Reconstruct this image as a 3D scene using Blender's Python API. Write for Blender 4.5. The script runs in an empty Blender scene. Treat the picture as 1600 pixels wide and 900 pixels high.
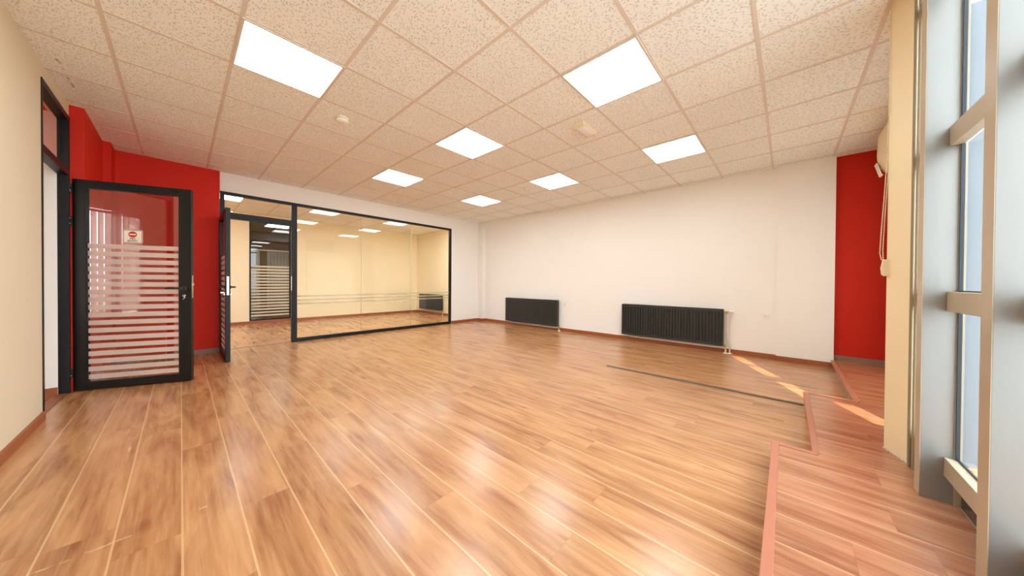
import bpy, bmesh, math, random
from mathutils import Vector, Matrix
random.seed(7)
C = bpy.context.scene.collection
sc = bpy.context.scene
PI = math.pi

# ---------------------------------------------------------------- camera
cam_d = bpy.data.cameras.new('camera')
cam = bpy.data.objects.new('camera', cam_d); C.objects.link(cam)
YAW, PITCH, ROLL = 0.7388, 0.0082, -0.0066
fwd = Vector((math.cos(YAW)*math.cos(PITCH), math.sin(YAW)*math.cos(PITCH), -math.sin(PITCH)))
rgt = Vector((math.sin(YAW), -math.cos(YAW), 0)); dwn = fwd.cross(rgt)
r2 = rgt*math.cos(ROLL) + dwn*math.sin(ROLL); d2 = -rgt*math.sin(ROLL) + dwn*math.cos(ROLL)
M = Matrix((r2, -d2, -fwd)).transposed().to_4x4(); M.translation = Vector((0.3353, -3.1645, 1.088))
cam.matrix_world = M
cam_d.sensor_width = 36; cam_d.lens = 36*471.47/1600; cam_d.shift_y = -5.0/1600
cam_d.clip_start = 0.02; cam_d.clip_end = 200
sc.camera = cam
# ---------------------------------------------------------------- world, sun, exposure
w = bpy.data.worlds.new('sky'); sc.world = w; w.use_nodes = True
bg = w.node_tree.nodes['Background']
bg.inputs[0].default_value = (0.80, 0.87, 0.95, 1); bg.inputs[1].default_value = 5.2
sun_d = bpy.data.lights.new('sun', 'SUN'); sun_d.energy = 5.2; sun_d.angle = math.radians(0.3); sun_d.color = (1, .86, .70)
sun = bpy.data.objects.new('sun', sun_d); C.objects.link(sun)
sun.rotation_euler = Vector((.9, .43, -.9)).to_track_quat('-Z', 'Y').to_euler()
PANEL = 8.2                         # LED panel radiance
PANEL_COL = (.97, 1.05, 1.06)
sc.view_settings.view_transform = 'Standard'
try: sc.view_settings.look = 'None'
except Exception: pass
sc.view_settings.exposure = 1.02; sc.view_settings.gamma = 1
sc.view_settings.use_curve_mapping = False
sc.cycles.use_denoising = True
sc.cycles.max_bounces = 14; sc.cycles.diffuse_bounces = 7; sc.cycles.transparent_max_bounces = 24
sc.cycles.sample_clamp_indirect = 6

# ---------------------------------------------------------------- materials
def srgb(r, g, b):
    f = lambda c: (c/255/12.92) if c/255 <= .04045 else ((c/255+.055)/1.055)**2.4
    return (f(r), f(g), f(b), 1)
class NT:
    def __init__(s, name):
        s.m = bpy.data.materials.new(name); s.m.use_nodes = True
        s.t = s.m.node_tree; s.b = s.t.nodes['Principled BSDF']; s.out = s.t.nodes['Material Output']
    def n(s, typ, **kw):
        k = s.t.nodes.new('ShaderNode'+typ)
        for a, v in kw.items(): setattr(k, a, v)
        return k
    def put(s, sock, v):
        if hasattr(v, 'is_output') or isinstance(v, bpy.types.NodeSocket): s.t.links.new(v, sock)
        else: sock.default_value = v
    def math(s, op, a, b=0.0, c=None, clamp=False):
        k = s.n('Math', operation=op, use_clamp=clamp); s.put(k.inputs[0], a); s.put(k.inputs[1], b)
        if c is not None: s.put(k.inputs[2], c)
        return k.outputs[0]
    def mix(s, f, a, b, mode='MIX'):
        k = s.n('Mix', data_type='RGBA', blend_type=mode); s.put(k.inputs[0], f); s.put(k.inputs[6], a); s.put(k.inputs[7], b)
        return k.outputs[2]
    def ramp(s, f, lo, hi):
        k = s.n('MapRange'); s.put(k.inputs[0], f); k.inputs[1].default_value = lo; k.inputs[2].default_value = hi
        return k.outputs[0]
    def pos(s):
        g = s.n('NewGeometry'); x = s.n('SeparateXYZ'); s.t.links.new(g.outputs['Position'], x.inputs[0])
        return g.outputs['Position'], x.outputs[0], x.outputs[1], x.outputs[2]
    def xyz(s, a, b, c):
        k = s.n('CombineXYZ'); s.put(k.inputs[0], a); s.put(k.inputs[1], b); s.put(k.inputs[2], c); return k.outputs[0]
    def noise(s, vec, scale, detail=3, rough=.5, dist=0):
        k = s.n('TexNoise'); s.put(k.inputs['Vector'], vec); k.inputs['Scale'].default_value = scale
        k.inputs['Detail'].default_value = detail; k.inputs['Roughness'].default_value = rough
        k.inputs['Distortion'].default_value = dist; return k.outputs[0]
    def bump(s, h, strength, dist=.01):
        k = s.n('Bump'); k.inputs['Strength'].default_value = strength; k.inputs['Distance'].default_value = dist
        s.put(k.inputs['Height'], h); s.t.links.new(k.outputs[0], s.b.inputs['Normal'])

def plain(name, col, rough=.5, metal=0, var=.05, scale=8, bump=0, bscale=60, spec=.5):
    t = NT(name); p = t.pos()[0]
    nz = t.noise(p, scale, 3)
    c2 = tuple(max(0, c*(1-var*2)) for c in col[:3])+(1,)
    t.put(t.b.inputs['Base Color'], t.mix(nz, c2, tuple(min(1, c*(1+var*.6)) for c in col[:3])+(1,)))
    t.b.inputs['Roughness'].default_value = rough; t.b.inputs['Metallic'].default_value = metal
    t.b.inputs['Specular IOR Level'].default_value = spec
    if bump: t.bump(t.noise(p, bscale, 4), bump, .002)
    return t.m

def laminate(name, base, dark, light, seam, pw=.192, pl=1.38, rough=.20, scratch=False):
    t = NT(name); p, X, Y, Z = t.pos()
    u = t.math('DIVIDE', t.math('ADD', X, 10.03), pw); row = t.math('FLOOR', u); fu = t.math('FRACT', u)
    wn = t.n('TexWhiteNoise', noise_dimensions='1D'); t.put(wn.inputs['W'], row)
    v = t.math('ADD', t.math('DIVIDE', t.math('ADD', Y, 20.), pl), wn.outputs[0]); col = t.math('FLOOR', v); fv = t.math('FRACT', v)
    wid = t.n('TexWhiteNoise', noise_dimensions='2D'); t.put(wid.inputs['Vector'], t.xyz(row, col, 0)); rid = wid.outputs[0]
    off = t.math('MULTIPLY', rid, 37.0)
    g1 = t.noise(t.xyz(t.math('ADD', t.math('MULTIPLY', X, 38), off), t.math('MULTIPLY', Y, 2.2), off), 1.0, 5, .6, .4)
    g2 = t.noise(t.xyz(t.math('ADD', t.math('MULTIPLY', X, 9), off), t.math('MULTIPLY', Y, 1.5), off), 1.0, 3, .55, .8)
    g3 = t.noise(t.xyz(t.math('ADD', t.math('MULTIPLY', X, 150), off), t.math('MULTIPLY', Y, 6), off), 1.0, 3, .6)
    c = t.mix(t.ramp(g2, .32, .70), dark, base)
    c = t.mix(t.math('MULTIPLY', t.ramp(g1, .42, .75), .55), c, light)
    c = t.mix(t.math('MULTIPLY', t.ramp(g3, .55, .8), .22), c, dark)
    # knots
    vo = t.n('TexVoronoi', voronoi_dimensions='2D'); t.put(vo.inputs['Vector'], t.xyz(t.math('ADD', t.math('MULTIPLY', X, 5.2), off), t.math('ADD', t.math('MULTIPLY', Y, 2.1), off), 0))
    vo.inputs['Scale'].default_value = 1.0
    sep = t.n('SeparateColor'); t.t.links.new(vo.outputs['Color'], sep.inputs[0])
    kn = t.math('MULTIPLY', t.ramp(t.math('ADD', vo.outputs['Distance'], t.math('MULTIPLY', g1, .16)), .20, .06), t.math('GREATER_THAN', sep.outputs[0], .80))
    c = t.mix(t.math('MULTIPLY', kn, .45), c, tuple(x*.55 for x in dark[:3])+(1,))
    c = t.mix(t.math('MULTIPLY', t.math('SUBTRACT', rid, .5), .34), c, dark)
    hs = t.n('HueSaturation'); t.put(hs.inputs['Value'], t.math('ADD', .93, t.math('MULTIPLY', wid.outputs[0], .14))); t.put(hs.inputs['Color'], c); c = hs.outputs[0]
    eu = t.math('MINIMUM', fu, t.math('SUBTRACT', 1.0, fu)); su = t.ramp(eu, .022, .007)
    ev = t.math('MINIMUM', fv, t.math('SUBTRACT', 1.0, fv)); sv = t.ramp(ev, .0018, .0008)
    # bevel glint painted as a lighter line along each seam, dark line in it
    c = t.mix(t.math('MULTIPLY', su, .72), c, seam)
    dk = t.math('MAXIMUM', t.ramp(eu, .006, .002), t.math('MULTIPLY', sv, .25))
    c = t.mix(t.math('MULTIPLY', dk, .5), c, tuple(x*.6 for x in dark[:3])+(1,))
    if scratch:
        ln = t.math('ABSOLUTE', t.math('ADD', t.math('ADD', Y, 1.115), t.math('MULTIPLY', t.math('SUBTRACT', t.noise(p, 9, 2), .5), .05)))
        msk = t.math('MULTIPLY', t.ramp(ln, .008, .002), t.math('LESS_THAN', X, .42))
        msk = t.math('MULTIPLY', msk, t.ramp(t.noise(p, 14, 4, .7), .46, .62))
        c = t.mix(t.math('MULTIPLY', msk, .7), c, srgb(222, 190, 160))
    t.put(t.b.inputs['Base Color'], c)
    t.put(t.b.inputs['Roughness'], t.math('ADD', rough, t.math('MULTIPLY', g1, .10)))
    t.b.inputs['Specular IOR Level'].default_value = .68
    return t.m

def ceiling_mat():
    t = NT('mineral_fibre_tile'); p, X, Y, Z = t.pos()
    wn = t.n('TexWhiteNoise', noise_dimensions='2D')
    t.put(wn.inputs['Vector'], t.xyz(t.math('FLOOR', t.math('DIVIDE', X, .6)), t.math('FLOOR', t.math('DIVIDE', Y, .6)), 0))
    # short worm-like fissures: distorted voronoi cells, elongated
    dn = t.n('TexNoise'); t.put(dn.inputs['Vector'], p); dn.inputs['Scale'].default_value = 30
    v2 = t.n('VectorMath', operation='MULTIPLY_ADD'); t.t.links.new(dn.outputs[1], v2.inputs[0]); v2.inputs[1].default_value = (.035, .035, 0); t.t.links.new(p, v2.inputs[2])
    sp = t.n('SeparateXYZ'); t.t.links.new(v2.outputs[0], sp.inputs[0])
    vo = t.n('TexVoronoi', voronoi_dimensions='2D'); t.put(vo.inputs['Vector'], t.xyz(t.math('MULTIPLY', sp.outputs[0], 1.0), t.math('MULTIPLY', sp.outputs[1], .55), 0)); vo.inputs['Scale'].default_value = 72
    se = t.n('SeparateColor'); t.t.links.new(vo.outputs['Color'], se.inputs[0])
    spk = t.math('MULTIPLY', t.ramp(vo.outputs['Distance'], .30, .16), t.math('GREATER_THAN', se.outputs[0], .30))
    fine = t.ramp(t.noise(p, 170, 2, .6), .60, .74)
    base = t.mix(t.noise(p, 3, 3), srgb(242, 244, 238), srgb(248, 250, 245))
    base = t.mix(t.math('MULTIPLY', wn.outputs[0], .5), base, srgb(238, 239, 232))
    c = t.mix(t.math('MULTIPLY', spk, .44), base, srgb(118, 104, 86))
    c = t.mix(t.math('MULTIPLY', fine, .30), c, srgb(150, 128, 104))
    # a brown water stain near the left wall
    ln = t.math('ABSOLUTE', t.math('ADD', t.math('ADD', X, .293), t.math('MULTIPLY', t.math('SUBTRACT', t.noise(t.xyz(0, t.math('MULTIPLY', Y, 8), 0), 1, 2), .5), .05)))
    m = t.math('MULTIPLY', t.ramp(ln, .012, .003), t.math('MULTIPLY', t.math('GREATER_THAN', Y, .95), t.math('LESS_THAN', Y, 1.45)))
    m = t.math('MULTIPLY', m, t.ramp(t.noise(p, 10, 3), .42, .56))
    c = t.mix(t.math('MULTIPLY', m, .7), c, srgb(150, 95, 30))
    t.put(t.b.inputs['Base Color'], c); t.b.inputs['Roughness'].default_value = .95
    t.b.inputs['Specular IOR Level'].default_value = .1
    t.bump(t.math('ADD', spk, t.math('MULTIPLY', fine, .5)), -.3, .003)
    return t.m

def glass(name, tint=(.96, .97, .96, 1), ior=1.5, rough=0.0):
    t = NT(name); tr = t.n('BsdfTransparent'); tr.inputs[0].default_value = tint
    gl = t.n('BsdfGlossy'); gl.inputs['Roughness'].default_value = rough; gl.inputs[0].default_value = (1, 1, 1, 1)
    fr = t.n('Fresnel'); fr.inputs[0].default_value = ior
    ge = t.n('NewGeometry')
    # one reflection per pane: only on the outer face of the pane
    mx = t.n('MixShader'); t.put(mx.inputs[0], t.math('MULTIPLY', fr.outputs[0], t.math('SUBTRACT', 1.0, ge.outputs['Backfacing'])))
    t.t.links.new(tr.outputs[0], mx.inputs[1]); t.t.links.new(gl.outputs[0], mx.inputs[2]); t.t.links.new(mx.outputs[0], t.out.inputs[0])
    return t.m
def frosted(name, col, cover=.6):
    t = NT(name); tr = t.n('BsdfTransparent'); tr.inputs[0].default_value = (1, 1, 1, 1)
    df = t.n('BsdfDiffuse'); df.inputs[0].default_value = col
    tl = t.n('BsdfTranslucent'); tl.inputs[0].default_value = col
    a = t.n('MixShader'); a.inputs[0].default_value = .35; t.t.links.new(df.outputs[0], a.inputs[1]); t.t.links.new(tl.outputs[0], a.inputs[2])
    mx = t.n('MixShader'); mx.inputs[0].default_value = cover
    t.t.links.new(tr.outputs[0], mx.inputs[1]); t.t.links.new(a.outputs[0], mx.inputs[2]); t.t.links.new(mx.outputs[0], t.out.inputs[0])
    return t.m
def emit(name, col, s):
    t = NT(name); e = t.n('Emission'); e.inputs[0].default_value = col+(1,); e.inputs[1].default_value = s
    t.t.links.new(e.outputs[0], t.out.inputs[0]); return t.m
def fabric(name, col):
    t = NT(name); df = t.n('BsdfDiffuse'); df.inputs[0].default_value = col
    tl = t.n('BsdfTranslucent'); tl.inputs[0].default_value = col
    a = t.n('MixShader'); a.inputs[0].default_value = .6; t.t.links.new(df.outputs[0], a.inputs[1]); t.t.links.new(tl.outputs[0], a.inputs[2])
    t.t.links.new(a.outputs[0], t.out.inputs[0]); return t.m

WHITE = plain('white_wall_paint', srgb(243, 240, 234), .7, var=.012, scale=1.5, bump=.08, bscale=140, spec=.2)
BEIGE_DIM = plain('beige_dimmed_wall_paint', srgb(224, 211, 184), .7, var=.012, scale=1.5, bump=.08, bscale=140, spec=.2)  # dimness of the left side is mixed into this beige tone
CREAM = plain('cream_wall_paint', srgb(248, 234, 198), .7, var=.015, scale=1.5, bump=.08, bscale=140, spec=.2)
COLM = plain('cream_column_paint', srgb(238, 220, 180), .55, var=.03, scale=2.2, bump=.06, bscale=120, spec=.3)
RED = plain('red_wall_paint', srgb(208, 38, 14), .6, var=.02, scale=2, bump=.08, bscale=140, spec=.25)
LAM = laminate('oak_laminate', srgb(196, 143, 96), srgb(146, 92, 55), srgb(214, 165, 117), srgb(236, 198, 150), scratch=True)
LAMP = laminate('oak_laminate_of_platform', srgb(182, 124, 90), srgb(142, 86, 58), srgb(202, 148, 112), srgb(220, 172, 136))
CEIL = ceiling_mat()
GRID = plain('white_grid_bar', srgb(221, 210, 196), .5, var=.02)
SKIRT = plain('brown_skirting', srgb(160, 90, 52), .4, var=.10, scale=14)
SKIRTG = plain('taupe_skirting', srgb(150, 118, 100), .45, var=.06, scale=10)
TRIMW = plain('reddish_edge_profile', srgb(178, 112, 86), .4, var=.08, scale=12)
RAWW = plain('raw_board_edge', srgb(222, 190, 132), .7, var=.15, scale=30)
BLACK = plain('black_coated_aluminium', srgb(21, 19, 17), .42, var=.05, scale=6, spec=.3)
ANTH = plain('anthracite_enamel', srgb(46, 47, 46), .38, var=.05, scale=6)
ALU = plain('champagne_aluminium', srgb(176, 160, 134), .33, metal=.0, var=.03, scale=5)
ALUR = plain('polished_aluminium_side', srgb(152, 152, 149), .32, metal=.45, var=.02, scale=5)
STEEL = plain('steel', srgb(200, 198, 190), .25, metal=1, var=.03)
BRASS = plain('brass', srgb(206, 176, 120), .3, metal=.9, var=.05)
PLAST = plain('white_plastic', srgb(238, 232, 222), .4, var=.015)
CREAMP = plain('cream_plastic', srgb(236, 222, 186), .45, var=.02)
PIPEW = plain('white_pipe_paint', srgb(226, 216, 204), .4, var=.03)
PIPEC = plain('cream_pipe_paint', srgb(150, 134, 104), .6, var=.03)
GASK = plain('rubber_gasket', srgb(40, 52, 60), .5, var=.05)
DARKH = plain('dark_handle', srgb(42, 34, 32), .35, var=.05)
CAULK = plain('rough_white_filler', srgb(226, 214, 196), .9, var=.2, scale=60, bump=.6, bscale=160)
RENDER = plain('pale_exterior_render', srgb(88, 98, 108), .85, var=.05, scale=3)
STREET = plain('pale_paving', srgb(170, 170, 166), .9, var=.08, scale=2)
GLASS = glass('clear_partition_glass', (1, 1, .985, 1), 1.55)
GLASSD = glass('door_glass', (.90, .87, .84, 1), 2.3)
GLASSW = glass('window_glass', (.93, .96, .97, 1), 1.5)
GLASST = glass('dark_tinted_glass', (.80, .77, .72, 1), 1.6)
FROST = frosted('frosted_film', srgb(240, 224, 212), .62)
FROST2 = frosted('pale_film_stripe', srgb(206, 198, 172), .42)
BLIND = fabric('blind_fabric', srgb(238, 230, 220))
LED = emit('led_diffuser', PANEL_COL, PANEL)
SIGNW = plain('sign_white', srgb(232, 218, 198), .4, var=.01)
SIGNR = plain('sign_red', srgb(190, 26, 24), .4, var=.02)
SIGNK = plain('sign_black', srgb(40, 34, 30), .5, var=.02)
ACRY = frosted('clear_acrylic', srgb(235, 215, 205), .45)

# ---------------------------------------------------------------- mesh helpers
class MB:
    def __init__(s): s.bm = bmesh.new(); s.M = Matrix.Identity(4)
    def _v(s, p): return s.bm.verts.new(s.M @ Vector(p))
    def box(s, x0, x1, y0, y1, z0, z1, bev=0):
        v = [s._v((x, y, z)) for x in (x0, x1) for y in (y0, y1) for z in (z0, z1)]
        f = [s.bm.faces.new([v[i] for i in q]) for q in ((0, 1, 3, 2), (4, 6, 7, 5), (0, 4, 5, 1), (2, 3, 7, 6), (0, 2, 6, 4), (1, 5, 7, 3))]
        if bev:
            e = list({e for k in f for e in k.edges})
            bmesh.ops.bevel(s.bm, geom=e, offset=bev, segments=2, affect='EDGES', profile=.6)
        return s
    def prism(s, poly, axis, a, b):           # poly: 2-D outline, extruded along axis from a to b
        def P(u, v, t): return {'x': (t, u, v), 'y': (u, t, v), 'z': (u, v, t)}[axis]
        A = [s._v(P(u, v, a)) for u, v in poly]; B = [s._v(P(u, v, b)) for u, v in poly]; n = len(poly)
        s.bm.faces.new(A[::-1]); s.bm.faces.new(B)
        for i in range(n): s.bm.faces.new((A[i], A[(i+1) % n], B[(i+1) % n], B[i]))
        return s
    def tube(s, pts, r, seg=10):
        pts = [Vector(p) for p in pts]; rings = []
        for i, p in enumerate(pts):
            t = (pts[min(i+1, len(pts)-1)]-pts[max(i-1, 0)]).normalized()
            a = t.orthogonal().normalized() if i == 0 else (la - t*la.dot(t)).normalized()
            la = a; b = t.cross(a)
            rr = r[i] if isinstance(r, (list, tuple)) else r
            rings.append([s._v(p + (a*math.cos(2*PI*k/seg)+b*math.sin(2*PI*k/seg))*rr) for k in range(seg)])
        for A, B in zip(rings, rings[1:]):
            for k in range(seg): s.bm.faces.new((A[k], A[(k+1) % seg], B[(k+1) % seg], B[k]))
        s.bm.faces.new(rings[0][::-1]); s.bm.faces.new(rings[-1]); return s
    def lathe(s, prof, c, axis='z', seg=28):   # prof: list of (radius, height)
        rings = []
        for r, h in prof:
            ring = []
            for k in range(seg):
                a = 2*PI*k/seg; u, v = r*math.cos(a), r*math.sin(a)
                q = {'z': (u, v, h), 'x': (h, u, v), 'y': (u, h, v)}[axis]
                ring.append(s._v((c[0]+q[0], c[1]+q[1], c[2]+q[2])))
            rings.append(ring)
        for A, B in zip(rings, rings[1:]):
            for k in range(seg): s.bm.faces.new((A[k], A[(k+1) % seg], B[(k+1) % seg], B[k]))
        s.bm.faces.new(rings[0][::-1]); s.bm.faces.new(rings[-1]); return s
    def ball(s, c, r, sub=1):
        bmesh.ops.create_icosphere(s.bm, subdivisions=sub, radius=r, matrix=s.M @ Matrix.Translation(Vector(c))); return s
    def make(s, name, mat, parent=None, smooth=False, label=None):
        bmesh.ops.recalc_face_normals(s.bm, faces=s.bm.faces)
        off = Vector((0, 0, 0)); q = parent
        while q is not None: off += q.location; q = q.parent
        if off.length > 0: bmesh.ops.translate(s.bm, verts=s.bm.verts, vec=-off)
        me = bpy.data.meshes.new(name); s.bm.to_mesh(me); s.bm.free(); me.materials.append(mat)
        o = bpy.data.objects.new(name, me); C.objects.link(o); o.parent = parent
        if smooth:
            for f in me.polygons: f.use_smooth = True
            try: me.set_sharp_from_angle(angle=math.radians(38))
            except Exception: pass
        if label: o['label'] = label
        return o
def tag(o, label=None, cat=None, group=None, kind=None):
    for k, v in (('label', label), ('category', cat), ('group', group), ('kind', kind)):
        if v: o[k] = v
    return o
def thing(name, loc, label, cat, group=None, kind=None):
    o = bpy.data.objects.new(name, None); o.location = loc; o.empty_display_size = .1; C.objects.link(o)
    return tag(o, label, cat, group, kind)
def struct(name, mb, mat, label=None):
    return tag(mb.make(name, mat), label, None, None, 'structure')
def dup(root, loc, label):
    r = root.copy(); C.objects.link(r); r.location = loc; r['label'] = label
    for ch in list(root.children):
        c = ch.copy(); C.objects.link(c); c.parent = r
        for g in list(ch.children):
            d = g.copy(); C.objects.link(d); d.parent = c
    return r

# ---------------------------------------------------------------- main dimensions
XL, XR, YB, ZC = -.385, 6.124, 3.314, 2.762     # left wall, radiator wall, partition wall, ceiling
YF = -3.75                                      # window line
Y2 = 6.75                                       # far wall of the second room
PZ = .10                                        # platform height

# ---------------------------------------------------------------- shell
struct('floor', MB().box(-3.1, 6.4, -4.3, 10.4, -.15, 0), LAM)
struct('ceiling', MB().prism([(-3.3, -3.80), (3.50, -3.80), (3.50, -4.3), (6.5, -4.3), (6.5, 10.4), (-3.3, 10.4)], 'z', ZC, ZC+.25), CEIL)
g = MB()
for i in range(-6, 12):
    x = .6*i
    if -3.0 < x < 6.2: g.box(x-.012, x+.012, -4.1 if x > 3.6 else -3.74, Y2, ZC-.0028, ZC+.002)
for j in range(-7, 12):
    y = .6*j
    if y < Y2: g.box(3.6 if y < -3.74 else -3.0, 6.12, y-.012, y+.012, ZC-.0031, ZC+.002)
# gaps of the grid where the light panels sit are covered by the panels' own frames
struct('trim_1', g, GRID, 'ceiling grid of pale bars')
# right wall
struct('wall_right', MB().box(XR, XR+.2, -3.06, Y2+.2, 0, ZC), WHITE, 'white radiator wall')
struct('wall_right_pillar', MB().box(6.068, XR+.2, -3.625, -3.06, 0, ZC), WHITE, 'white flat pillar in the radiator wall')
struct('wall_right_red', MB().box(6.15, 6.35, -4.3, -3.625, 0, ZC), RED, 'red end of the radiator wall')
struct('wall_corner_pillar', MB().box(6.01, XR, 3.13, YB, 0, ZC), WHITE, 'small white pillar in the far corner')
# back wall around the glazed partition
PX0, PX1, PZT = .745, 5.085, 2.47
struct('wall_back', MB().box(PX0, XR, YB, YB+.12, PZT, ZC).box(PX1, XR, YB, YB+.12, 0, PZT), WHITE, 'white wall around the glazed partition')
struct('wall_back_red', MB().box(-.6, .738, 3.262, YB+.12, 0, ZC), RED, 'red wall left of the partition')
struct('wall_left_red', MB().box(-.60, -.298, 1.94, 2.95, 0, ZC).box(-.6, -.235, 2.95, 3.262, 0, ZC), RED, 'stepped red pier beside the door')
# left wall with the doorway (y 1.075 .. 1.985)
DY0, DY1, DZT = 1.075, 1.955, 2.64
struct('wall_left', MB().box(-.49, XL, -3.9, DY0, 0, ZC).box(-.49, XL, DY0, 1.94, DZT, ZC), BEIGE_DIM, 'beige-white left wall')
struct('trim_2', MB().box(-.60, -.443, DY1-.065, 1.94, 0, DZT), WHITE, 'white door reveal')
# front: wall around the windows, bay behind the column
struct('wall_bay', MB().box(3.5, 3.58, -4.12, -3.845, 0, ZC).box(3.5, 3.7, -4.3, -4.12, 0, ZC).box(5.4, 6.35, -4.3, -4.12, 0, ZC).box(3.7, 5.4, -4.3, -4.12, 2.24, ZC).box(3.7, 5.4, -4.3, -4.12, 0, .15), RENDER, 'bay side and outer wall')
wb = thing('window_added', (4.85, -4.2, .15), 'unseen bay window added for daylight behind the column', None, None, 'structure')  # unseen window, added to bring daylight onto the pillar and red wall
MB().box(3.7, 3.75, -4.24, -4.18, .15, 2.24).box(5.35, 5.4, -4.24, -4.18, .15, 2.24).box(4.52, 4.58, -4.24, -4.18, .15, 2.24).box(3.75, 5.35, -4.24, -4.18, .15, .20).box(3.75, 5.35, -4.24, -4.18, 2.19, 2.24).make('frame', ALU, wb)
MB().box(3.75, 5.35, -4.213, -4.208, .20, 2.19).make('pane', GLASSW, wb)
rb = thing('added_roller_blind', (4.85, -4.11, 2.24), 'unseen pale roller blind added to soften the sun behind the column', 'blind')  # unseen blind, added to turn direct sun into soft light
MB().tube([(3.68, -4.095, 2.25), (5.76, -4.095, 2.25)], .022, 16).make('roller', PLAST, rb, True)
MB().box(3.69, 5.75, -4.101, -4.0995, .17, 2.25).make('blind_cloth', BLIND, rb)
MB().box(3.69, 5.75, -4.106, -4.096, .155, .172, .002).make('bottom_bar', PLAST, rb)
b = MB()
for z0, z1 in ((0, .22), (.655, .74), (1.34, 1.485), (1.935, 1.98), (2.44, ZC)): b.box(3.49, 3.53, -3.845, -3.695, z0, z1)
struct('trim_3', b, ALU, 'bars of the narrow side window')
struct('wall_front', MB().box(3.25, 3.53, -3.695, -3.667, 0, ZC).box(-.49, 3.1, -3.80, -3.745, -.15, PZ), WHITE, 'front wall pieces')
b = MB().prism([(3.03, -3.742), (3.03, -3.675), (3.034, -3.670), (3.196, -3.609), (3.205, -3.609), (3.25, -3.64), (3.25, -3.742)], 'z', PZ+.001, ZC)
struct('wall_column', b, COLM, 'cream plastered column by the window')
b = MB()
for k in range(60):
    tt = k/59
    if tt < .12: x, y = 3.21, -3.612-.02*(1-tt/.12)
    else: x, y = 3.205-(tt-.12)/.88*.19, -3.606-(tt-.12)/.88*.072-.004*random.random()
    b.ball((x+random.uniform(-.004, .004), y+random.uniform(-.004, .004), PZ+.003), random.uniform(.003, .008), 1)
struct('trim_4', b, CAULK, 'rough filler bead at the foot of the column')
# second room
struct('wall_second_room', MB().box(-.6, 1.487, Y2, Y2+.12, 0, ZC).box(2.34, XR, Y2, Y2+.12, 0, ZC).box(1.487, 2.34, Y2, Y2+.12, 0, .075)
       .box(1.487, 2.34, Y2, Y2+.12, 2.60, ZC).box(-.6, -.48, 3.434, Y2, 0, ZC), CREAM, 'cream walls of the second room')
struct('wall_second_room_right', MB().box(6.104, XR+.01, YB+.121, Y2, 0, ZC), CREAM, 'cream side wall of the second room')
# corridor beyond the second room's glazed panel
struct('wall_corridor', MB().box(.6, 4.2, 10.2, 10.4, 0, ZC).box(.5, .6, Y2+.12, 10.4, 0, ZC).box(4.2, 4.3, Y2+.12, 10.4, 0, ZC), plain('brown_corridor_paint', srgb(150, 112, 84), .7), 'brown corridor walls')
# hall behind the left door
hw = MB().box(-3.1, -.6, 3.0, 3.12, 0, ZC).box(-3.1, -.49, -1.7, -1.6, 0, ZC)
hw.box(-3.1, -3.0, 1.5, 3.0, 0, ZC).box(-3.1, -3.0, -.27, -.39, 0, ZC).box(-3.1, -3.0, -1.6, -.60, 0, ZC)
hw.box(-3.1, -3.0, -.27, 1.5, 0, .50).box(-3.1, -3.0, -.27, 1.5, 2.26, ZC).box(-3.1, -3.0, -.60, -.39, 0, .5).box(-3.1, -3.0, -.60, -.39, 2.22, ZC)
struct('wall_hall', hw, WHITE, 'white hall walls with window openings')
# skirtings
struct('baseboard_right', MB().box(XR-.014, XR, -3.06, 3.13, 0, .068).box(6.054, 6.068, -3.625, -3.046, 0, .066).box(6.068, XR-.014, -3.06, -3.046, 0, .066).box(5.996, 6.01, 3.13, YB, 0, .068).box(5.996, XR-.014, 3.116, 3.13, 0, .068), SKIRT)
struct('baseboard_back', MB().box(PX1+.015, 5.996, YB-.014, YB, 0, .068), SKIRT)
struct('baseboard_back_red', MB().box(-.235, .735, 3.248, 3.262, 0, .06).box(-.298, -.284, 1.94, 2.95, 0, .06).box(-.235, -.221, 2.95, 3.248, 0, .06), SKIRTG)
struct('baseboard_right_red', MB().box(6.136, 6.15, -4.12, -3.625, PZ, PZ+.055), SKIRTG)
struct('baseboard_left', MB().box(XL, XL+.014, -3.74, DY0, 0, .068), SKIRT)
struct('baseboard_second_room', MB().box(-.48, 6.104, Y2-.014, Y2, 0, .07).box(6.09, 6.104, YB+.13, Y2, 0, .07), SKIRT)
struct('baseboard_hall', MB().box(-.60, -.445, DY1-.078, DY1-.065, 0, .075).box(-3.0, -.6, 2.986, 3.0, 0, .07), SKIRT)
struct('trim_5', MB().box(-.47, -.40, DY0, DY1-.04, 0, .006), SKIRT, 'floor strip under the left door')
struct('trim_6', MB().box(.81, 1.645, 3.335, 3.365, 0, .005), plain('bronze_floor_strip', srgb(150, 104, 62), .4), 'floor strip under the partition door')
# outside
struct('floor_street', MB().box(-40, 40, -50, -3.85, -.6, -.4), STREET, 'pale paving outside')
struct('wall_sun_blocker', MB().box(-9, -3, -6.7, -5.2, -.4, 9), plain('sun_blocker_render', srgb(214, 210, 202), .85), 'unseen block added outside to shade the windows')  # unseen building block, added to keep the sun off the near panes

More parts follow.
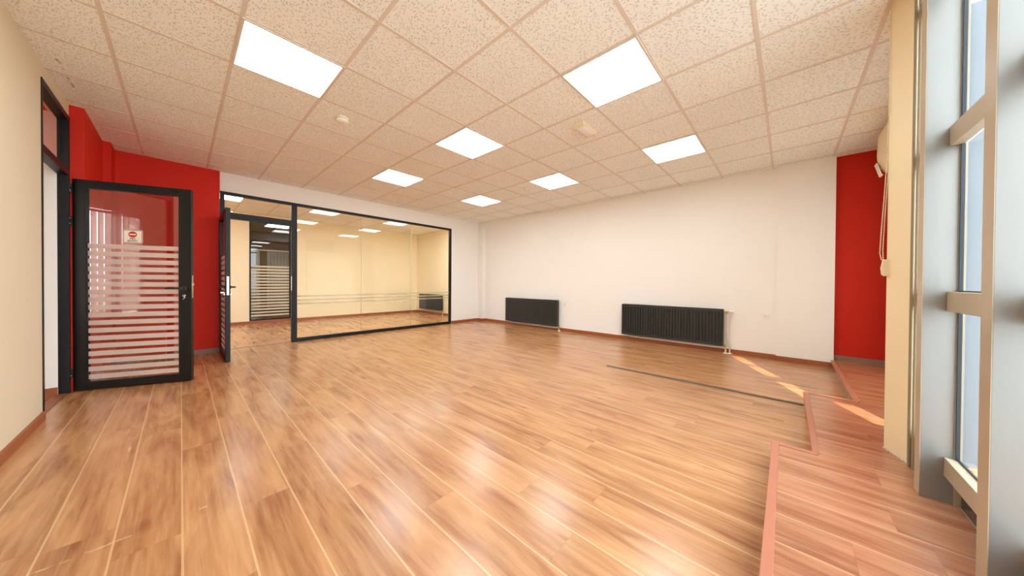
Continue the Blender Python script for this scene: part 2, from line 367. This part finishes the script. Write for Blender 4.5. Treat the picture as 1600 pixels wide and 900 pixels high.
# ---------------------------------------------------------------- raised platform along the windows
pl = thing('raised_platform', (3.0, -3.4, 0), 'low wooden platform stepping back along the windows', 'platform')
pl.location = (3.0, -3.4, 0)
poly = [(XL+.003, -3.742), (XL+.003, -3.125), (2.815, -3.125), (2.815, -3.31), (4.165, -3.31), (4.165, -3.629), (6.133, -3.629), (6.133, -4.116), (3.584, -4.116), (3.584, -3.661), (3.244, -3.661), (3.244, -3.742)]
MB().prism(poly, 'z', .006, PZ).make('deck', LAMP, pl)
def edge(x0, x1, y0, y1):
    return MB().box(x0, x1, y0, y1, PZ-.016, PZ+.004, .0025).make('edge_trim', TRIMW, pl)
edge(XL+.002, 2.84, -3.14, -3.105); edge(2.806, 2.84, -3.31, -3.14); edge(2.84, 4.19, -3.318, -3.285)
edge(4.157, 4.19, -3.62, -3.318); edge(4.19, 6.05, -3.63, -3.597)
MB().box(2.842, 4.165, -3.312, -3.297, .002, PZ-.03).make('riser', RAWW, pl, label='pale raw board riser')
MB().box(4.192, 6.05, -3.622, -3.605, .002, PZ-.017).make('riser', LAMP, pl)
x = XL+.9
while x < 2.80:
    L = random.uniform(.05, .25)
    if random.random() < .72: MB().box(x, min(x+L, 2.81), -3.128, -3.108+random.uniform(-.002, .006), .001, random.uniform(.02, .05), .001).make('broken_strip', RAWW, pl)
    x += L+random.uniform(.01, .06)

# threshold strip in the floor
tag(MB().prism([(4.075, 0), (4.083, .006), (4.10, .009), (4.117, .006), (4.125, 0)], 'y', -3.285, -1.43).make('threshold_strip', plain('dull_bronze', srgb(88, 76, 60), .4, metal=.4)),
    'thin dark metal strip lying across the laminate floor beside the platform', 'floor strip')

# ---------------------------------------------------------------- window wall
wn = thing('window_1', (1.3, -3.69, PZ), 'aluminium window wall with deep mullions', None, None, 'structure')
mx = [2.67-.65*k for k in range(5)]
for x in mx:
    m = MB().box(x, x+.07, -3.735, -3.634, PZ, ZC, .002).make('mullion', ALUR, wn)
    MB().box(x-.0015, x+.0715, -3.6345, -3.6325, PZ, ZC).make('mullion_cap', ALU, m)
    MB().box(x-.007, x+.077, -3.747, -3.727, PZ, ZC).make('glazing_bead', ALU, m)
rails = [(.225, .308), (.97, 1.058), (1.713, 1.80), (2.50, 2.58)]
for x0, x1 in [(mx[k+1]+.07, mx[k]) for k in range(4)]+[(2.74, 3.03), (XL, mx[4])]:
    for z0, z1 in rails:
        MB().box(x0+.001, x1-.001, -3.737, -3.700 if z0 > .5 else -3.70, z0, z1, .002).make('rail', ALU, wn)
    p_ = MB()
    zz = [PZ]+[q for r in rails for q in r]+[ZC]
    MB().box(x0, x1, -3.7435, -3.7395, PZ, ZC-.001).make('pane', GLASSW, wn)
    q = MB()
    for za, zb in ((rails[0][1], rails[1][0]), (rails[1][1], rails[2][0]), (rails[2][1], rails[3][0])):
        for xa in (x0+.007, x1-.015): q.box(xa, xa+.008, -3.7388, -3.728, za, zb)
        q.box(x0+.007, x1-.007, -3.7388, -3.733, za, za+.006)
    q.make('gasket', GASK, wn)
# solid dark box drawn in place of the shaded gap under the bottom rail
struct('trim_7', MB().box(XL, 3.03, -3.80, -3.746, PZ, .225), plain('dark_gap_fill', srgb(40, 40, 36), .8), 'dark box in place of the shaded gap under the windows')

# ---------------------------------------------------------------- glazed partition, its door and transom
pt = thing('window_2', (2.9, YB, 0), 'black framed glazed partition with transom and doorway', None, None, 'structure')
fy0, fy1 = YB-.012, YB+.055
f = MB()
f.box(PX0, PX1, fy0, fy1, PZT-.045, PZT).box(PX0, PX0+.05, fy0, fy1, 0, PZT-.045).box(PX1-.045, PX1, fy0, fy1, .0, PZT-.045)
f.box(1.655, 1.735, fy0, fy1, 0, PZT-.045).box(PX0+.05, 1.655, fy0, fy1, 2.06, 2.155).box(1.735, PX1-.045, fy0, fy1, 0, .062)
f.make('frame', BLACK, pt)
MB().box(PX0+.05, 1.655, YB+.018, YB+.026, 2.155, PZT-.045).make('transom_pane', GLASS, pt)
for xa, xb in ((1.735, 2.842), (2.846, 3.956), (3.96, PX1-.045)):
    MB().box(xa, xb, YB+.018, YB+.028, .062, PZT-.045).make('pane', GLASS, pt)
for za, zb in ((.80, .826), (.728, .758), (.662, .692)):
    MB().box(1.74, PX1-.05, YB+.0285, YB+.0297, za, zb).make('frosted_stripe', FROST2, pt)
MB().box(1.652, 1.657, YB-.0125, YB+.03, .92, 1.17).make('strike_plate', STEEL, pt)
MB().box(2.842, 2.846, YB+.017, YB+.029, .062, PZT-.045).box(3.956, 3.96, YB+.017, YB+.029, .062, PZT-.045).make('pane_joint', FROST2, pt)

def door_leaf(parent, Mx, W, H, st, stripes, name, handle_neg=True, key_dir=-1):
    """leaf in local coordinates: x along the width from the hinge, y across, room side at y = 0 .. -.05"""
    T = .048
    f = MB(); f.M = Mx
    f.box(0, st, 0, T, .008, H, .002).box(W-st-.012, W, 0, T, .008, H, .002).box(st, W-st-.012, 0, T, H-.08, H, .002).box(st, W-st-.012, 0, T, .008, .085, .002)
    # overlapping rebate lip around the leaf
    f.box(-.006, W+.010, T-.012, T, .004, H+.008, .001)if False else None
    leaf = f.make('door_leaf', BLACK, parent)
    q = MB(); q.M = Mx; q.box(st-.002, W-st-.010, T*.5-.004, T*.5+.004, .083, H-.078); q.make('glass', GLASSD, leaf)
    q = MB(); q.M = Mx
    for za, zb in stripes: q.box(st+.002, W-st-.014, T*.5-.0060, T*.5-.0047, za, zb)
    q.make('frosted_stripes', FROST, leaf)
    q = MB(); q.M = Mx; q.box(W-.001, W+.003, .012, .034, .895, 1.14); q.box(W+.002, W+.014, .016, .030, 1.03, 1.055); q.make('lock_plate', STEEL, leaf)
    for s in (-1, 1):
        yb = 0 if s < 0 else T
        q = MB(); q.M = Mx; hx = W-st*.62
        q.lathe([(.024, 0), (.024, s*.008), (.012, s*.012), (.011, s*.05)], (hx, yb, 1.0), 'y', 20)
        q.tube([(hx, yb+s*.046, 1.0), (hx-.015, yb+s*.052, 1.0), (hx-.05, yb+s*.052, 1.0), (hx-.125, yb+s*.050, .998)], [.011, .010, .009, .008], 10)
        q.make('handle', DARKH, leaf, True)
        q = MB(); q.M = Mx
        q.lathe([(.010, 0), (.010, s*.012), (.008, s*.014)], (hx+.008, yb, .925), 'y', 14); q.box(hx+.003, hx+.013, yb+s*.001, yb+s*.012, .895, .926)
        if s == key_dir: q.box(hx+.006, hx+.010, yb+s*.013, yb+s*.045, .915, .935, .001); q.tube([(hx+.008, yb+s*.03, .918), (hx+.02, yb+s*.034, .90), (hx+.004, yb+s*.034, .885)], .004, 8)
        q.make('key_cylinder', STEEL, leaf, True)
    q = MB(); q.M = Mx
    for z in (.15, 1.62, 1.93):
        for dz in (0, .05): q.tube([(-.012, -.004, z+dz), (-.012, -.004, z+dz+.012)], .007, 8)
    q.make('hinge_pin', STEEL, leaf, True)
    q = MB(); q.M = Mx
    for z in (.14, 1.61, 1.92): q.tube([(-.012, .012, z), (-.012, .012, z+.085)], .011, 10)
    q.make('hinge', BLACK, leaf, True)
    return leaf

strp = []; z = 1.398
strp.append((z, 1.442)); z -= .029
while z > .12:
    strp.append((z-.047, z)); z -= .076
# door 1: frame in the left wall with transom, leaf swung into the room
d1 = thing('door_1', (XL, 1.5, 0), 'black glazed door with frosted stripes standing open at the left wall', None, None, 'structure')
f = MB()
fx0, fx1 = -.443, XL+.006
f.box(fx0, fx1, DY0, DY0+.022, 0, DZT).box(fx0, fx1, DY1-.065, DY1-.022, 0, DZT).box(fx0, fx1, DY0+.022, DY1-.065, DZT-.05, DZT).box(fx0, fx1, DY0+.022, DY1-.065, 2.075, 2.135)
f.make('frame', BLACK, d1)
MB().box(-.418, -.410, DY0+.022, DY1-.065, 2.135, DZT-.05).make('transom_pane', GLASSD, d1)
b = MB()
for z in (.16, .45, 1.60, 1.95, 2.10): b.lathe([(.009, 0), (.009, .006), (.004, .008)], (XL+.006, DY1-.034, z), 'x', 10)
b.make('frame_screw', STEEL, d1, True)
a1 = math.atan2(1.58-1.93, .40+.375)
M1 = Matrix.Translation((-.366, 1.922, 0)) @ Matrix.Rotation(a1, 4, 'Z')
leaf1 = door_leaf(d1, M1, .852, 2.058, .088, strp, 'door_leaf')
# door 2: leaf of the partition door, opened square into the room
d2 = thing('door_2', (PX0+.02, 3.29, 0), 'black glazed door standing open square to the partition', None, None, 'structure')
M2 = Matrix.Translation((.732, 3.255, 0)) @ Matrix.Rotation(-PI/2, 4, 'Z')
leaf2 = door_leaf(d2, M2, .955, 2.05, .088, strp, 'door_leaf')

# sign on the glass of door 1
sg_loc = M1 @ Vector((0.402, .0, 1.528))
sg = thing('no_entry_sign', tuple(M1 @ Vector((0.402, .016, 1.46))), 'small white sign with red no entry disc on the striped door glass', 'sign')
def rrect(w, h, r, n=5):
    out = []
    for cx, cy, a0 in ((w/2-r, h/2-r, 0), (-w/2+r, h/2-r, PI/2), (-w/2+r, -h/2+r, PI), (w/2-r, -h/2+r, 3*PI/2)):
        for k in range(n+1): out.append((cx+r*math.cos(a0+k*PI/2/n), cy+r*math.sin(a0+k*PI/2/n)))
    return out
SC = (.402, 1.528)
q = MB(); q.M = M1; q.prism([(SC[0]+u, SC[1]+v) for u, v in rrect(.148, .142, .016)], 'y', .0165, .0195); q.make('acrylic_backing', ACRY, sg)
q = MB(); q.M = M1; q.prism([(SC[0]+u, SC[1]+v) for u, v in rrect(.124, .118, .004)], 'y', .0140, .0163); q.make('plate', SIGNW, sg)
q = MB(); q.M = M1; q.prism([(SC[0]+.031*math.cos(k*PI/18), SC[1]+.022+.031*math.sin(k*PI/18)) for k in range(36)], 'y', .0130, .0142); q.make('red_disc', SIGNR, sg)
q = MB(); q.M = M1; q.prism([(SC[0]+u, SC[1]+.022+v) for u, v in rrect(.046, .012, .002)], 'y', .0124, .0132); q.make('white_bar', SIGNW, sg)
def text(body, size, cx, cz, mat, parent, Mx, y):
    cu = bpy.data.curves.new('t', 'FONT'); cu.body = body; cu.size = size; cu.align_x = 'CENTER'; cu.extrude = .0004; cu.offset = size*.02
    to = bpy.data.objects.new('t', cu); C.objects.link(to); dg = bpy.context.evaluated_depsgraph_get(); dg.update()
    me = bpy.data.meshes.new_from_object(to.evaluated_get(dg)); bpy.data.objects.remove(to)
    b = MB(); b.bm.from_mesh(me); bpy.data.meshes.remove(me)
    T = Mx @ Matrix.Translation((cx, y, cz)) @ Matrix.Rotation(PI/2, 4, 'X')
    bmesh.ops.transform(b.bm, matrix=T, verts=b.bm.verts)
    return b.make('lettering', mat, parent)
text('NO', .026, SC[0], SC[1]-.030, SIGNK, sg, M1, .0134)
text('ENTRY', .024, SC[0], SC[1]-.052, SIGNK, sg, M1, .0134)

# glazed panel in the far wall of the second room
w3 = thing('window_3', (1.91, Y2, .075), 'dark framed tall pane with frosted stripes in the cream far wall', None, None, 'structure')
MB().box(1.487, 1.517, Y2-.012, Y2+.06, .075, 2.6).box(2.31, 2.34, Y2-.012, Y2+.06, .075, 2.6).box(1.517, 2.31, Y2-.012, Y2+.06, .075, .105).box(1.517, 2.31, Y2-.012, Y2+.06, 2.57, 2.6).make('frame', BLACK, w3)
MB().box(1.517, 2.31, Y2+.02, Y2+.028, .105, 2.57).make('pane', GLASST, w3)
b = MB(); z = 1.47
while z > .16: b.box(1.52, 2.307, Y2+.0165, Y2+.0185, z-.042, z); z -= .078
b.make('frosted_stripes', frosted('pale_stripe_film', srgb(244, 238, 216), .72), w3)

# ---------------------------------------------------------------- ceiling lights
cl = thing('ceiling_light', (.9, -.3, ZC), 'large bright square panel at the upper left of the ceiling', 'ceiling light', 'square LED panels in the ceiling')
MB().box(.6, 1.2, -.6, -.585, ZC-.012, ZC+.0).box(.6, 1.2, -.015, 0, ZC-.012, ZC).box(.6, .615, -.585, -.015, ZC-.012, ZC).box(1.185, 1.2, -.585, -.015, ZC-.012, ZC).make('frame', GRID, cl)
MB().box(.615, 1.185, -.585, -.015, ZC-.010, ZC-.002).make('diffuser', LED, cl)
for (x, y), lab in {(2.7, -2.1): 'large bright square panel at the upper right, nearest of the right-hand row',
                    (2.7, -.3): 'bright square panel at the centre of the main ceiling',
                    (4.5, -.3): 'bright square panel between the small round detector and the white radiator wall',
                    (4.5, -2.1): 'bright square panel nearest the ceiling above the larger-looking radiator',
                    (2.7, 1.5): 'bright square panel nearest the glazed partition, left of the far pair',
                    (4.5, 1.5): 'small-looking bright square panel farthest away near the white corner pillar',
                    (.9, 5.1): 'bright panel seen through the glass above the partition door'}.items():
    dup(cl, (x, y, ZC), lab)
for x, y in ((2.7, 4.05), (4.5, 4.05), (.9, 3.9), (3.6, 4.05), (5.4, 4.05)):  # extra panels out of view, added to brighten the second room
    dup(cl, (x, y, ZC), 'unseen panel added to brighten the second room, above the partition frame')

# ---------------------------------------------------------------- detectors on the ceiling
sd = thing('smoke_detector', (1.455, .225, ZC), 'white round smoke detector on the ceiling right of the upper left panel', 'smoke detector', 'round detectors on the ceiling')
MB().lathe([(.056, 0), (.056, -.014), (.050, -.018)], (1.455, .225, ZC), 'z', 32).make('base', PLAST, sd, True)
MB().lathe([(.048, -.0185), (.054, -.022), (.054, -.038), (.046, -.046), (.02, -.050)], (1.455, .225, ZC), 'z', 32).make('cover', PLAST, sd, True)
dup(sd, (4.45, .265, ZC), 'tiny white round detector on the ceiling between the two farthest panels').scale = (.72, .72, .8)
em = thing('ceiling_sensor', (3.28, -1.53, ZC), 'small white box-shaped fitting on the ceiling right of the central panel', 'sensor')
MB().box(3.13, 3.43, -1.595, -1.465, ZC-.032, ZC-.0005, .006).make('housing', CREAMP, em)
MB().prism([(-1.585, ZC-.0325), (-1.578, ZC-.038), (-1.55, ZC-.046), (-1.51, ZC-.046), (-1.482, ZC-.038), (-1.475, ZC-.0325)], 'x', 3.165, 3.40).make('lens', PLAST, em, True)
MB().box(3.135, 3.16, -1.59, -1.47, ZC-.044, ZC-.0325, .002).make('end_cap', CREAMP, em)
MB().box(3.405, 3.428, -1.59, -1.47, ZC-.044, ZC-.0325, .002).make('end_cap', CREAMP, em)

# ---------------------------------------------------------------- radiators
def radiator(y0, y1, z0, z1, xf, xw, label, full, group='dark panel radiators'):
    """along y from y0 (left, far) down to y1 (right, near); front plane xf, wall xw"""
    r = thing('radiator', (xw, (y0+y1)/2, 0), label, 'radiator', group)
    ya, yb = y1, y0
    b = MB(); n = int((yb-ya)/.044); st = (yb-ya)/n; pr = []
    for k in range(n):
        y = ya+k*st
        pr += [(xf+.012, y), (xf+.012, y+st*.18), (xf+.001, y+st*.34), (xf+.001, y+st*.84)]
    pr += [(xf+.012, yb), (xf+.03, yb), (xf+.03, ya)]
    b.prism(pr, 'z', z0+.045, z1-.05).box(xf, xf+.03, ya, yb, z0, z0+.0445, .004).box(xf, xf+.03, ya, yb, z1-.0495, z1-.012, .004).make('front_panel', ANTH, r)
    MB().box(xf+.052, xw-.022, ya+.01, yb-.01, z0+.01, z1-.02, .004).make('rear_panel', ANTH, r)
    b = MB().box(xf-.002, xf+.006, ya-.004, yb+.004, z1-.014, z1).box(xw-.03, xw-.022, ya-.004, yb+.004, z1-.014, z1)
    y = ya
    while y < yb: b.box(xf+.006, xw-.03, y, y+.008, z1-.012, z1-.002); y += .022
    b.make('top_grille', ANTH, r)
    for y in (ya-.006, yb): MB().box(xf, xw-.022, y, y+.006, z0+.005, z1-.004, .002).make('side_cover', ANTH, r)
    for y in (ya+.25, yb-.25): MB().box(xw-.0225, xw-.0015, y-.02, y+.02, z0+.05, z1-.06).make('wall_bracket', ANTH, r)
    xp = xw-.058
    MB().tube([(xp, yb-.12, z0-.001), (xp, yb-.12, z0-.028), (xp, yb-.14, z0-.034), (xp, ya-.02, z0-.034)], .010, 10).make('return_pipe', PIPEW, r, True)
    MB().tube([(xp, ya-.015, z0-.034), (xp, ya-.05, z0-.034)], .019, 12).tube([(xp, ya-.035, z0-.05), (xp, ya-.035, z0+.02)], .016, 12).make('valve', BRASS, r, True)
    b = MB().tube([(xp, ya-.035, .012), (xp, ya-.035, z0-.05)], .011, 10)
    if full: b.tube([(xp+.02, ya-.085, .012), (xp+.02, ya-.085, z0-.02)], .011, 10)
    b.make('floor_pipe', PIPEW, r, True)
    MB().lathe([(.038, 0.0005), (.036, .007), (.012, .012)], (xp, ya-.035, 0), 'z', 20).make('floor_rosette', CREAMP, r, True)
    if full:
        MB().lathe([(.036, .0005), (.034, .007), (.012, .012)], (xp+.02, ya-.085, 0), 'z', 20).make('floor_rosette', CREAMP, r, True)
        MB().tube([(xp+.02, ya-.085, z0-.02), (xp+.02, ya-.07, z0+.06), (xp, ya-.055, z0+.12), (xp, ya-.055, z1-.06)], .0105, 10).make('riser_pipe', PIPEW, r, True)
        MB().tube([(xp, ya-.01, z1-.035), (xp, ya-.075, z1-.035)], .013, 12).tube([(xp, ya-.055, z1-.075), (xp, ya-.055, z1-.03)], .018, 12).make('valve', BRASS, r, True)
        MB().lathe([(.016, 0), (.022, -.008), (.023, -.05), (.018, -.058)], (xp, ya-.078, z1-.035), 'y', 20).make('thermostat_head', PLAST, r, True)
    return r
radiator(2.235, .65, .10, .69, 6.02, XR, 'dark grey ribbed radiator on the white wall nearer the corner pillar', False)
radiator(-.838, -2.432, .115, .69, 6.02, XR, 'dark grey ribbed radiator with white riser pipe beside the threshold strip', True)
radiator(6.42, 5.11, .15, .665, 6.0, 6.104, 'dark radiator seen through the glass partition', False)

# ---------------------------------------------------------------- sockets and switch
def plate(name, x, y, z, label, cat, axis, group=None, sw=False, s=1):
    r = thing(name, (x, y, z), label, cat, group)
    q = MB(); q.M = Matrix.Translation((x, y, z)) @ (Matrix.Rotation(-PI/2, 4, 'Z') if axis == 'x' else Matrix.Identity(4))
    q.prism(rrect(.084*s, .084*s, .01), 'y', -.011, -.0005); q.make('cover_plate', PLAST, r)
    q = MB(); q.M = Matrix.Translation((x, y, z)) @ (Matrix.Rotation(-PI/2, 4, 'Z') if axis == 'x' else Matrix.Identity(4))
    if sw: q.prism(rrect(.056*s, .056*s, .004), 'y', -.017, -.0112); q.make('rocker', PLAST, r)
    else:
        q.lathe([(.026, -.0112), (.026, -.018), (.022, -.018), (.021, -.0125)], (0, 0, 0), 'y', 24); q.make('socket_ring', PLAST, r, True)
        q = MB(); q.M = Matrix.Translation((x, y, z)) @ Matrix.Rotation(-PI/2, 4, 'Z')
        for dx in (-.0095, .0095): q.lathe([(.0035, -.0112), (.0035, -.0135)], (dx, 0, 0), 'y', 10)
        q.make('pin_hole', SIGNK, r)
    return r
plate('wall_socket', XR, .49, .60, 'small white socket on the wall right of the farther radiator', 'socket', 'x', 'white wall sockets')
plate('wall_socket', XR, -2.94, .607, 'small white socket on the wall beside the flat pillar', 'socket', 'x', 'white wall sockets')
plate('light_switch', 1.30, Y2, 1.19, 'small light switch on the cream wall through the partition doorway', 'switch', 'y', None, True, 1)

# ---------------------------------------------------------------- air conditioner in the bay
ac = thing('air_conditioner', (5.05, -4.12, 2.28), 'white wall air conditioner high beside the red wall, behind the column', 'air conditioner')
pr = [(-4.12, 2.30), (-4.12, 2.72), (-3.905, 2.72), (-3.885, 2.70), (-3.878, 2.50), (-3.882, 2.44), (-3.90, 2.36), (-3.935, 2.305), (-3.98, 2.285)]
MB().prism(pr, 'x', 4.62, 5.473).make('housing', CREAMP, ac, True)
MB().box(4.70, 5.40, -4.05, -3.95, 2.276, 2.284, .002).make('outlet_grille', PLAST, ac)
b = MB().prism([(-3.872, 2.40), (-3.866, 2.402), (-3.90, 2.268), (-3.912, 2.262), (-3.914, 2.27), (-3.906, 2.274)], 'x', 5.40, 5.50)
b.make('louvre_flap', PLAST, ac)
MB().tube([(5.5, -3.866, 2.398), (5.5, -3.892, 2.398)], .006, 8).make('flap_hinge', PLAST, ac, True)

# ---------------------------------------------------------------- blind chain beside the column
ch = thing('blind_chain', (3.19, -3.60, 1.14), 'cream beaded blind chain hanging at the column edge with a weight', 'blind chain')
def beads(pts):
    b = MB(); b.tube(pts, .0012, 6); tot = 0
    for A, B in zip(pts, pts[1:]):
        A, B = Vector(A), Vector(B); L = (B-A).length; k = 0
        while k*.012 < L: b.ball(A.lerp(B, k*.012/L), .0036, 1); k += 1
    return b
s1 = [(3.19, -3.606, 2.70), (3.19, -3.605, 2.1), (3.19, -3.601, 1.85), (3.19, -3.592, 1.60), (3.19, -3.583, 1.40), (3.19, -3.579, 1.28), (3.19, -3.586, 1.235)]
s2 = [(3.20, -3.613, 2.70), (3.20, -3.612, 2.1), (3.20, -3.609, 1.8), (3.20, -3.598, 1.5), (3.20, -3.592, 1.30), (3.20, -3.594, 1.235)]
s3 = [(3.185, -3.618, 2.70), (3.185, -3.617, 1.9), (3.185, -3.616, 1.23)]
for s_ in (s1, s2, s3): beads(s_).make('bead_chain', CREAMP, ch)
q = MB(); q.prism([(-3.592, 1.24), (-3.612, 1.24), (-3.621, 1.23), (-3.622, 1.16), (-3.614, 1.143), (-3.596, 1.140), (-3.587, 1.150), (-3.584, 1.19)], 'x', 3.178, 3.204); q.make('weight', CREAMP, ch, True)
for x, y in ((2.995, -3.664), (2.968, -3.674)):
    tag(MB().tube([(x, y, PZ), (x, y, ZC)], .0075, 12).make('vertical_pipe', PIPEC, None, True), 'thin pale vertical pipe between the column and the window frame', 'pipe', 'pale pipes beside the column')

# ---------------------------------------------------------------- hall window blinds, seen in the door glass
vb = thing('vertical_blind', (-2.95, .6, 2.2), 'pale vertical blind mirrored in the striped door glass', 'blind')
MB().box(-2.975, -2.925, -.29, 1.5, 2.20, 2.235).make('head_rail', PLAST, vb)
k = 0; y = -.25
while y < 1.48:
    q = MB(); q.M = Matrix.Translation((-2.95, y, 0)) @ Matrix.Rotation(math.radians(-15), 4, 'Z'); q.box(-.001, .001, -.044, .044, .53, 2.20); q.make('slat', BLIND, vb); y += .083
vc = thing('vertical_blind', (-2.95, -.5, 2.2), 'narrow pale blind mirrored beside the sign on the door glass', 'blind')
MB().box(-2.975, -2.925, -.61, -.38, 2.20, 2.235).make('head_rail', PLAST, vc)
for y in (-.56, -.477, -.40):
    q = MB(); q.M = Matrix.Translation((-2.95, y, 0)) @ Matrix.Rotation(math.radians(-5), 4, 'Z'); q.box(-.001, .001, -.044, .044, .53, 2.20); q.make('slat', BLIND, vc)
wd = thing('window_4', (-3.05, 0, .5), 'hall windows behind the blind', None, None, 'structure')
MB().box(-3.08, -3.04, -.27, -.23, .5, 2.26).box(-3.08, -3.04, .6, .65, .5, 2.26).box(-3.08, -3.04, 1.46, 1.5, .5, 2.26).box(-3.08, -3.04, -.27, 1.5, .5, .55).make('frame', PLAST, wd)
MB().box(-3.065, -3.06, -.23, 1.46, .55, 2.26).box(-3.065, -3.06, -.60, -.39, .5, 2.22).make('pane', GLASSW, wd)

# corridor blind beyond the far pane
cb = thing('vertical_blind', (2.2, 9.4, 2.1), 'pale vertical blind seen through the tall dark framed pane', 'blind')
MB().box(1.7, 3.3, 9.38, 9.42, 2.06, 2.10).make('head_rail', PLAST, cb)
x = 1.74
while x < 3.28:
    if not 2.06 < x < 2.2:
        q = MB(); q.M = Matrix.Translation((x, 9.4, 0)) @ Matrix.Rotation(math.radians(25), 4, 'Z'); q.box(-.05, .05, -.001, .001, .15, 2.06); q.make('slat', BLIND, cb)
    x += .09
dup(cl, (2.35, 8.4, ZC), 'dim bright panel seen in the corridor through the tall dark framed pane')
